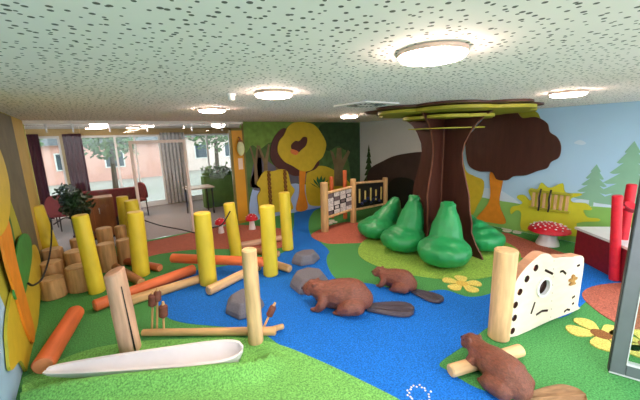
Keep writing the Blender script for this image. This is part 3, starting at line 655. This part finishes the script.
for px, py, c_ in holes: ob('hole_peg', disc(px, py, .034, .03, .05), mat('peg_%d_%d_%d' % c_, c_, .5), t, smooth=0)
def ringm(px, py, r0_, r1_, w0, w1, seg=32):
    u, v = pl(px, py); bm = NB(); q = [[bm.verts.new(fP(u+r*math.cos(2*PI*i/seg), v+r*math.sin(2*PI*i/seg), w)) for i in range(seg)] for r, w in ((r0_, w0), (r1_, w0), (r1_, w1), (r0_, w1))]
    for j in range(4):
        for i in range(seg): bm.faces.new((q[j][i], q[j][(i+1) % seg], q[(j+1) % 4][(i+1) % seg], q[(j+1) % 4][i]))
    return bm
ob('hole_ring', ringm(543.5, 287, .083, .108, -.014, .02), WHITE, t)
ob('hole_dark_disc', disc(543.5, 287, .082, .05, .06, 32), mat('hole_dark', (92, 72, 66), .15, .2, 8), t, smooth=0)  # dark disc set in the hole, its colour stands in for the dark inside
bm = NB(); u, v = pl(572, 281)
for du, dv, ru, rv in ((0, 0, .03, .045), (.0, .055, .022, .022), (-.04, .02, .03, .018), (.04, .025, .03, .018), (-.03, -.03, .022, .014), (.03, -.03, .022, .014)):
    p = fP(u+du, v+dv, -.006); ball(bm, *p, .012, rot=None, seg=10) if False else prism(bm, [(u+du+ru*math.cos(2*PI*i/14), v+dv+rv*math.sin(2*PI*i/14)) for i in range(14)], fP, -.014-.002*abs(dv), .0)
ob('bee_relief', bm, mat('bee_brown', (176, 128, 62), .6, .3, 30), t)
b = P(498, 340); d = ray(506, 251); h = CAMH+d.z*b.length/math.hypot(d.x, d.y); b = b+Vector((b.x, b.y, 0)).normalized()*.05
log('natural_post', b, b+Vector((0, 0, h)), .098, .1, [NATL, NATEND], 'thick natural post at the left end of the pale play board', 'post', None, .06)

# ------------------------------------------------------------------ wooden gate
t = thing('play_gate', 'natural wooden play gate with picture tiles and sliding bars between three posts', 'play gate', (0, 0, 0))
g = [(3.95, 5.15, 1.07, .085), (4.88, 5.26, 1.04, .07), (6.08, 5.36, .94, .07)]
for x, y, h, r in g: log('gate_post', (x, y, 0), (x, y, h), r, r*.97, NM, None, None, parent=t)
def rail(i, j, za, zb, th=.035):
    p, q = Vector(g[i][:2]+(za,)), Vector(g[j][:2]+(zb,)); d = (q-p); d2 = Vector((d.x, d.y, 0)).normalized(); p = p+d2*g[i][3]*.9; q = q-d2*g[j][3]*.9
    return p, q
TB, TW = mat('tile_black', (40, 34, 40), .5, .1), mat('tile_white', (224, 214, 212), .6, .3, 30)
for i, j, zs in ((0, 1, ((.83, .86), (.3, .33))), (1, 2, ((.93, .86), (.3, .26)))):
    for za, zb in zs:
        p, q = rail(i, j, za, zb); ob('gate_rail', tube(NB(), [p, q], .03, 10), NATL, t)
p0, q0 = rail(0, 1, .8, .83); p1, q1 = rail(0, 1, .33, .36)
ob('tile_backing', (lambda bm: bm)(prism(NB(), [(0, 0), (1, 0), (1, 1), (0, 1)], lambda u, v, w: tuple(p1.lerp(q1, u).lerp(p0.lerp(q0, u), v)+Vector((.1*w, w, 0))), .0, .015)), TB, t, smooth=0)
for cx in range(4):
    for cz in range(5):
        a = p1.lerp(q1, (cx+.5)/4); b = p0.lerp(q0, (cx+.5)/4); c_ = a.lerp(b, (cz+.5)/5); s_ = .088 if (cx*3+cz*2) % 5 else .06
        bm = NB(); d = (q0-p0).normalized()
        prism(bm, [(-s_*.95, -s_*.48), (s_*.95, -s_*.48), (s_*.95, s_*.48), (-s_*.95, s_*.48)], lambda u, v, w: tuple(c_+d*u+Vector((0, -w, v))), .004, .02)
        ob('picture_tile', bm, [TW, TB][0] if (cx+cz) % 4 else mat('tile_grey', (120, 104, 108), .6, .4, 30), t, smooth=0)
p0, q0 = rail(1, 2, .9, .83); p1, q1 = rail(1, 2, .33, .29)
ob('bar_backing', prism(NB(), [(0, 0), (1, 0), (1, 1), (0, 1)], lambda u, v, w: tuple(p1.lerp(q1, u).lerp(p0.lerp(q0, u), v)+Vector((0, w, 0))), .0, .012), mat('dark_panel', (36, 34, 40), .3, .1), t, smooth=0)
for k in range(5):
    u = .12+.19*k; a = p1.lerp(q1, u); b = p0.lerp(q0, u)
    ob('sliding_bar', tube(NB(), [a.lerp(b, .22)+Vector((0, -.03, 0)), a.lerp(b, .8-.1*(k % 2))+Vector((0, -.03, 0))], .021, 8), mat('bar_yellow', (196, 178, 106), .5), t)
for k in range(7):
    u = .2+.1*k; a = p1.lerp(q1, u); ob('sliding_bead', ball(NB(), a.x, a.y-.035, a.z+.1+.05*(k % 3), .04, seg=12), mat('bead_navy', (34, 46, 84), .3), t)
for (x, y, h, lab) in ((4.98, 5.66, 1.2, 'orange post behind the middle post of the wooden gate'), (4.8, 5.95, 1.04, 'short orange post behind the picture tiles of the gate')):
    log('orange_post', (x, y, 0), (x, y, h), .05, .05, OM, lab, 'post')

# ------------------------------------------------------------------ mushrooms
def mushroom(loc, r, h, label, grp=None):
    t = thing('toadstool', label, 'toadstool', loc, 0, grp)
    ob('stem', lathe(NB(), [(r*.56, 0), (r*.54, h*.1), (r*.42, h*.35), (r*.38, h*.6), (r*.44, h*.72)], 28), WPLAST, t)
    c_ = ob('cap', lathe(NB(), [(r*.3, h*.66), (r*.9, h*.6), (r, h*.64), (r*.98, h*.7), (r*.85, h*.82), (r*.6, h*.93), (r*.3, h*.985), (0, h)], 36), RED, t)
    rnd = random.Random(4); n_ = 46 if r > .2 else 12
    for i in range(n_):
        q = math.sqrt((i+.5)/n_)*.93; a = i*2.4; s_ = r*(.04+.025*rnd.random())*(1 if r > .2 else 1.8)
        ob('spot', ball(NB(), r*q*math.cos(a), r*q*math.sin(a), h*(.64+.36*math.sqrt(max(0, 1-q*q))**.9), s_, s_, s_*.5, seg=8), WHITE, c_)
mushroom((6.44, 1.86, 0), .32, .4, 'big red toadstool with white spots in front of the hedge panel'); mushroom((2.2, 6.6, 0), .12, .34, 'small red toadstool between two yellow posts', 'small red toadstools'); mushroom((2.84, 6.4, 0), .14, .36, 'small red toadstool below the ochre door and hedge panel', 'small red toadstools')

# ------------------------------------------------------------------ floor flowers
def flower(px, py, r, n, mp, mc, label, ph=0, rx=1, k=.011):
    c_ = P(px, py); t = thing('floor_flower', label, 'floor flower', (c_.x, c_.y, 0), 0, 'flowers inlaid in the floor')
    for i in range(n):
        a = ph+2*PI*i/n; ux, uy = math.cos(a), math.sin(a)
        pts = [(r*(.2+.8*q)*ux-r*w*uy, r*(.2+.8*q)*uy+r*w*ux) for q, w in ((0, .1), (.35, .26), (.7, .34), (.95, .22), (1.02, 0), (.95, -.22), (.7, -.34), (.35, -.26), (0, -.1))]
        ob('petal', prism(NB(), sm(pts, 3), fF, -.004, k), mp, t, smooth=0)
    if mc: ob('flower_centre', prism(NB(), [(r*.3*math.cos(2*PI*i/20), r*.3*math.sin(2*PI*i/20)) for i in range(20)], fF, -.004, k+.002), mc, t, smooth=0)
flower(462, 284, .25, 5, YFL, epdm('gold_granule', (226, 190, 90)), 'yellow flower in the floor between the small beaver and the bean bag', .6)
flower(601, 335, .28, 5, YFL, BRFL, 'yellow flower with brown centre in the floor left of the glass door', .9)
flower(650, 347, .28, 5, YFL, BRFL, 'yellow flower seen through the glass of the grey door', .3)
flower(513, 230.5, .22, 5, WFL, None, 'white flower in the floor at the foot of the orange wall trunk', .2)
flower(329, 222, .2, 5, WFL, None, 'white flower in the floor under the gate picture tiles', .4)

# ------------------------------------------------------------------ red enclosure at the right
t = thing('play_counter', 'dark red boxed play counter with white worktop at the right wall', 'play counter', (0, 0, 0))
cA, cB = P(573, 257), P(615, 279); e = (cB-cA).normalized(); nrm = Vector((-e.y, e.x, 0)); nrm = nrm if nrm.x > 0 else -nrm
HB = .46; c2 = cA+nrm*.62; c3 = cB+nrm*.62+e*.35; c4 = cB+e*.35
hexa = [cA, cB, cB+e*.45-nrm*.05, cB+e*.75+nrm*.45, cB+e*.4+nrm*.8, cA+nrm*.74+e*.02]
cc = sum(hexa, Vector())/6
ob('side_wall', prism(NB(), [(p.x, p.y) for p in hexa], fF, 0, HB), DRED, t, smooth=0, bevel=.008)
ou = [cc+(p-cc)*1.04 for p in hexa]; inn = [cc+(p-cc)*.4+e*.22 for p in hexa]; bm = NB(); q = []
for ring, z in ((ou, HB), (ou, HB+.035), (inn, HB+.035), (inn, HB)): q.append([bm.verts.new((p.x, p.y, z+.001)) for p in ring])
for j in range(4):
    for i in range(6): bm.faces.new((q[j][i], q[j][(i+1) % 6], q[(j+1) % 4][(i+1) % 6], q[(j+1) % 4][i]))
ob('worktop', bm, WHITE, t, smooth=0)
ob('basin', prism(NB(), [(p.x, p.y) for p in [cc+(p-cc)*.39+e*.22 for p in hexa]], fF, HB, HB+.012), mat('basin_grey', (150, 140, 138), .5), t, smooth=0)
b = P(614, 280); h = 1.16
log('corner_post', b, b+Vector((-.07, .09, h)), .056, .056, [RED, RED], None, None, parent=t)
b2 = cB+e*.3+nrm*.72; d = ray(632, 184); h2 = CAMH+d.z*math.hypot(b2.x, b2.y)/math.hypot(d.x, d.y); dd = Vector((d.x, d.y, 0)).normalized()*math.hypot(b2.x, b2.y)
log('corner_post', (dd.x, dd.y, 0), (dd.x, dd.y, h2), .058, .056, [RED, RED], None, None, parent=t)
kb = Vector((b.x-.06, b.y+.08, 1.0)); sd2 = Vector((.8, -.6, 0)); ka = Vector((-.33, -.44, .83)).normalized()
log('peg', kb+sd2*.04, kb+sd2*.15, .022, .022, [RED, RED], None, None, parent=t)
log('round_knob', kb+sd2*.17-ka*.03, kb+sd2*.17+ka*.03, .085, .085, [DRED, RED], None, None, parent=t)

# ------------------------------------------------------------------ open glass door at the right
a = P(608, 371); dn_ = Vector((.33, -.94, 0)); dn_.normalize(); nn = Vector((dn_.y, -dn_.x, 0))
fD = lambda u, v, w: tuple(Vector((a.x, a.y, 0))+dn_*u+nn*w+Vector((0, 0, v)))
def dbox(u0, u1, v0, v1, w0=-.03, w1=.03): return prism(NB(), [(u0, v0), (u1, v0), (u1, v1), (u0, v1)], fD, w0, w1)
d3 = struct('door_3', dbox(.0, .095, .02, 2.15), GREYF, bevel=.006)
struct('door_stile', dbox(.8, .9, .02, 2.15), GREYF, d3, bevel=.006); struct('door_rail', dbox(.095, .8, .02, .12), GREYF, d3, bevel=.006); struct('door_rail', dbox(.095, .8, 2.06, 2.15), GREYF, d3, bevel=.006)
struct('pane', dbox(.095, .8, .12, 2.06, -.006, .006), GLASSD, d3)
struct('door_gasket', dbox(.093, .099, .118, 2.062, -.034, .034), mat('pale_gasket', (214, 216, 214), .4), d3); struct('door_gasket', dbox(.099, .8, .116, .122, -.034, .034), MATS['pale_gasket'], d3)
struct('door_gasket', dbox(-.006, .0, .02, 2.15, -.02, .03), mat('rubber_seal', (40, 42, 44), .6), d3); struct('door_gasket', dbox(.0, .9, .008, .02, -.02, .03), mat('pale_gasket', (214, 216, 214), .4), d3)

# ------------------------------------------------------------------ ropes
def rope(pts, label, r=.011):
    o = ob('rope', tube(NB(), smo(pts, 8), r, 8), ROPE); tag(o, label, 'rope', 'black ropes between the posts')
rope([P(37.5, 215, .9), (-.5, 6.1, .62), (-.6, 5.0, .42), (-.64, 4.3, .55), (-.655, 4.05, .62)] if False else [(-.52, 6.27, .86), (-.53, 6.0, .66), (-.55, 5.5, .5), (-.59, 4.9, .42), (-.62, 4.45, .5), (-.63, 4.25, .6)], 'black rope sagging from the yellow post to the left wall')
rope([(-.5, 6.3, .78), (-.36, 6.62, .8), (-.25, 6.75, .68), (-.2, 6.85, .5)], 'short black rope curving from the yellow post towards the plant pot')
rope([(.69, 6.56, .72), (1.0, 6.1, .62), (1.12, 5.2, .6), (1.2, 4.42, .8)] if False else [(.68, 6.5, .62), (.95, 6.1, .52), (1.2, 5.6, .5), (1.32, 4.9, .56), (1.26, 4.42, .72)], 'black rope sagging in front of the glass door between two yellow posts')
rope([(1.34, 4.36, .78), (1.6, 4.7, .72), (1.88, 5.02, .86)], 'short black rope between the river post and the post behind it')

# ------------------------------------------------------------------ potted plant and restaurant furniture
def leaves(bm, c_, R, n, sz, rnd):
    for i in range(n):
        a = rnd.random()*2*PI; z = rnd.uniform(-1, 1); rr = R*rnd.random()**.4; q = math.sqrt(1-z*z)
        p = Vector(c_)+Vector((rr*q*math.cos(a), rr*q*math.sin(a), rr*z*1.1)); d = Vector((rnd.uniform(-1, 1), rnd.uniform(-1, 1), rnd.uniform(-.6, .8))).normalized(); s_ = d.orthogonal().normalized()*sz*.35
        v = [bm.verts.new(x) for x in (p, p+d*sz*.5+s_, p+d*sz, p+d*sz*.5-s_)]; bm.faces.new(v)
rnd = random.Random(3)
pp = (-.18, 7.42, 0)
t = thing('potted_plant', 'dark bushy potted tree behind the glass near the left wall', 'plant', pp)
ob('pot', lathe(NB(), [(.11, 0), (.15, .2), (.17, .26), (.17, .3), (.15, .3), (.14, .27), (0, .27)], 24), mat('plum_pot', (74, 34, 36), .5), t)
bm = NB()
for q in ((0, 0), (.03, .02), (-.03, .015)): tube(bm, smo([(q[0], q[1], .26), (q[0]*2+.02, q[1], .5), (q[0]*1.2, q[1]*2, .8), (q[0]*4, q[1]*3, 1.05)]), .014, 6)
ob('stem', bm, PTRD, t)
bm = NB(); leaves(bm, (-.03, 0, .86), .26, 420, .09, rnd); leaves(bm, (-.12, 0, 1.08), .19, 200, .09, rnd); ob('foliage', bm, mat('dark_leaf', (42, 62, 36), .45, .4, 12), t, smooth=0)
t = thing('wooden_cabinet', 'brown wooden cabinet behind the glass beside the potted tree', 'cabinet', (.16, 7.95, 0))
CABW = wood('cabinet_brown', (140, 78, 38), .15, .35)
ob('carcass', bx(-.24, -.02, .04, .24, .4, .88), CABW, t, bevel=.005); ob('door', bx(-.22, -.04, .07, .22, -.02, .86), CABW, t, bevel=.004); ob('plinth', bx(-.22, 0, 0, .22, .38, .04), BLACK, t); ob('handle', tube(NB(), [(-.03, -.06, .55), (-.03, -.06, .68)], .012), STEEL, t)
REDF = mat('dark_red_fabric', (100, 30, 32), .8, .12, 20); TABT = mat('table_top', (150, 160, 160), .35, .05); LEGM = mat('dark_metal', (50, 46, 46), .4)
def chair(x, y, rz, label):
    t = thing('restaurant_chair', label, 'chair', (x, y, 0), rz, 'red restaurant chairs')
    ob('seat', bx(-.22, -.22, .42, .22, .22, .5), REDF, t, bevel=.03)
    ob('backrest', prism(NB(), sm([(-.23, .5), (-.23, .75), (-.16, .88), (0, .92), (.16, .88), (.23, .75), (.23, .5)], 4), lambda u, v, w: (u, w, v), .18, .24), REDF, t, bevel=.015)
    for sx in (-.19, .19):
        for sy in (-.19, .2): ob('leg', tube(NB(), [(sx*1.05, sy*1.05, 0), (sx, sy, .43)], [.013, .018], 8), LEGM, t)
chair(-.5, 9.05, 2.8, 'red chair with rounded back left of the restaurant table'); chair(.98, 9.75, -1.2, 'red chair at the far end of the restaurant table'); chair(-.95, 9.7, 1.3, 'red chair beside the purple curtain')
def table(x, y, w, d, label, m):
    t = thing('restaurant_table', label, 'table', (x, y, 0), 0, 'restaurant tables')
    ob('table_top', bx(-w/2, -d/2, .71, w/2, d/2, .75), m, t, bevel=.006)
    for sx in (-1, 1):
        for sy in (-1, 1): ob('leg', tube(NB(), [(sx*(w/2-.06), sy*(d/2-.06), 0), (sx*(w/2-.06), sy*(d/2-.06), .71)], .022, 8), LEGM, t)
table(.1, 9.62, .9, .75, 'grey-topped restaurant table among the red chairs', TABT); table(2.45, 8.9, .7, .6, 'pale restaurant table behind the right glass pane', mat('table_beige', (196, 178, 166), .4))
t = thing('upholstered_bench', 'dark red bench with high back behind the brown cabinet', 'bench', (.42, 8.72, 0))
ob('seat', bx(-.55, -.02, .3, .55, .36, .46), REDF, t, bevel=.03); ob('backrest', bx(-.55, -.12, .3, .55, -.02, .96), REDF, t, bevel=.03); ob('base', bx(-.5, -.08, 0, .5, .3, .3), LEGM, t)
GB = mat('green_partition', (92, 124, 62), .7, .15, 5)
t = thing('planter_box', 'low green planter with leafy plants behind the right glass pane', 'planter', (3.45, 9.5, 0))
ob('trough', bx(-.7, -.15, 0, .7, .15, .95), GB, t, bevel=.01); bm = NB()
for x in (-.5, -.2, .1, .4): leaves(bm, (x, 0, 1.05), .2, 60, .14, rnd)
ob('foliage', bm, mat('mid_leaf', (86, 120, 60), .5, .3, 12), t, smooth=0)
def curtain(x0, x1, label, col=(64, 26, 42), y=RY-.12, z1=2.27):
    bm = NB(); n = 48; rows = []
    for z in (.03, .8, 1.6, z1):
        rows.append([(x0+(x1-x0)*i/n, y+.03*math.sin(i/n*(x1-x0)*58)*(1 if z < 2 else .7), z) for i in range(n+1)])
    F = [[bm.verts.new(p) for p in r] for r in rows]; K = [[bm.verts.new((p[0], p[1]+.006, p[2])) for p in r] for r in rows]
    for a, b in zip(F, F[1:]):
        for i in range(n): bm.faces.new((a[i], a[i+1], b[i+1], b[i]))
    for a, b in zip(K, K[1:]):
        for i in range(n): bm.faces.new((a[i], b[i], b[i+1], a[i+1]))
    t = ob('curtain', bm, mat('curtain_%d' % col[0], col, .85, .1, 12)); tag(t, label, 'curtain', 'restaurant curtains')
curtain(-1.55, -.82, 'wide dark purple curtain nearest the left wall'); curtain(-.35, .06, 'narrow dark purple curtain between two restaurant windows'); curtain(2.0, 2.72, 'grey curtain behind the white glass door', (168, 164, 164))
DOME = emis('dome_glow', (255, 240, 230), 9)
for x, y, lab in ((.36, 7.75, 'glowing white dome lamp behind the left glass pane'), (2.72, 7.65, 'glowing white dome lamp behind the right glass pane')):
    t = thing('dome_lamp', lab, 'ceiling lamp', (x, y, CEIL), 0, 'restaurant dome lamps')
    ob('canopy', lathe(NB(), [(.16, 0), (.17, -.02), (.165, -.03)], 28), WHITE, t); ob('lamp_shade', lathe(NB(), [(.16, -.03), (.15, -.07), (.1, -.105), (0, -.12)], 28), DOME, t)
for x, y, lab in ((1.15, 9.6, 'small warm flush lamp far behind the white door frame'), (1.35, 8.6, 'small warm flush lamp nearer the white door frame'), (.3, 9.9, 'small warm flush lamp above the red chairs')):
    t = thing('flush_lamp', lab, 'ceiling lamp', (x, y, CEIL), 0, 'small restaurant lamps'); ob('rim', lathe(NB(), [(.15, 0), (.15, -.03), (.14, -.035), (.14, -.02)], 28), RIM, t); ob('diffuser', lathe(NB(), [(.139, -.02), (.135, -.04), (0, -.045)], 28), LAMP, t)
# houses and trees outside
def house(x0, y0, x1, y1, h, col, label, rh=1.2):
    t = thing('house', label, 'house', ((x0+x1)/2, y0, -.15))
    w, d = (x1-x0)/2, y1-y0
    ob('wall', bx(-w, 0, 0, w, d, h), mat('house_%d' % col[1], col, .8, .06, 2), t)
    ob('roof', prism(NB(), [(-.3, h), (d+.3, h), (d/2, h+rh)], lambda u, v, q: (q, u, v), -w-.3, w+.3), mat('roof_tile', (70, 66, 72), .8, .15, 6), t, smooth=0)
    for k in range(int(w*2/2.2)):
        x = -w+1.1+2.2*k; f = ob('window', bx(x-.5, -.04, h*.35, x+.5, .02, h*.8), WHITE, t); ob('pane', bx(x-.43, -.05, h*.38, x+.43, -.03, h*.77), mat('dark_pane', (70, 80, 92), .1), f)
house(-4, 22, 4.5, 28, 2.1, (226, 168, 156), 'pale pink low house outside the left restaurant windows', .9); house(6, 24, 15, 30, 2.4, (232, 206, 200), 'pale house outside the right restaurant window', 1)
def tree(x, y, h, label):
    t = thing('garden_tree', label, 'tree', (x, y, -.15), 0, 'garden trees outside'); ob('trunk', tube(NB(), [(0, 0, 0), (.05, 0, h*.5)], [.12, .08], 10), PTRD, t)
    bm = NB(); leaves(bm, (0, 0, h*.72), h*.34, 900, .28, rnd); ob('foliage', bm, mat('tree_leaf', (84, 108, 62), .6, .4, 3), t, smooth=0)
tree(-2.4, 16, 4.2, 'garden tree outside, left of the pink house'); tree(1.0, 16.5, 3.9, 'garden tree in front of the pink house'); tree(5.6, 16.5, 4.4, 'garden tree outside the right restaurant window'); tree(8.4, 18, 4, 'garden tree farther right outside the restaurant')

# ------------------------------------------------------------------ light
w = bpy.data.worlds.new('world'); bpy.context.scene.world = w; w.use_nodes = True; n = w.node_tree.nodes; l = w.node_tree.links
bg = n['Background']; tc = n.new('ShaderNodeTexCoord'); sp = n.new('ShaderNodeSeparateXYZ'); cr = n.new('ShaderNodeValToRGB')
l.new(tc.outputs['Generated'], sp.inputs[0]); mr = n.new('ShaderNodeMapRange'); mr.inputs[1].default_value = -1; mr.inputs[2].default_value = 1; l.new(sp.outputs['Z'], mr.inputs[0]); l.new(mr.outputs[0], cr.inputs[0])
e = cr.color_ramp.elements; e[0].position = .47; e[0].color = (.4, .4, .38, 1); e[1].position = .53; e[1].color = (.9, .95, 1, 1)
x = e.new(1.0); x.color = (.78, .88, 1, 1)
l.new(cr.outputs[0], bg.inputs[0]); bg.inputs[1].default_value = 1.35
def portal(x0, x1, z0, z1, y, flip):
    ld = bpy.data.lights.new('window_portal', 'AREA'); ld.shape = 'RECTANGLE'; ld.size = x1-x0; ld.size_y = z1-z0; ld.cycles.is_portal = True
    o = bpy.data.objects.new('window_portal', ld); C.objects.link(o); o.location = ((x0+x1)/2, y, (z0+z1)/2); o.rotation_euler = (PI/2 if not flip else -PI/2, 0, 0)
portal(WL, WB, .12, 2.28, -.84, True); portal(-1.2, 4.3, .1, 2.2, RY-.01, False)
sc = bpy.context.scene
sc.view_settings.view_transform = 'Standard'; sc.view_settings.look = 'None'; sc.view_settings.gamma = 1; sc.view_settings.use_curve_mapping = False
sc.view_settings.exposure = 2.1
sc.cycles.max_bounces = 10; sc.cycles.transparent_max_bounces = 16
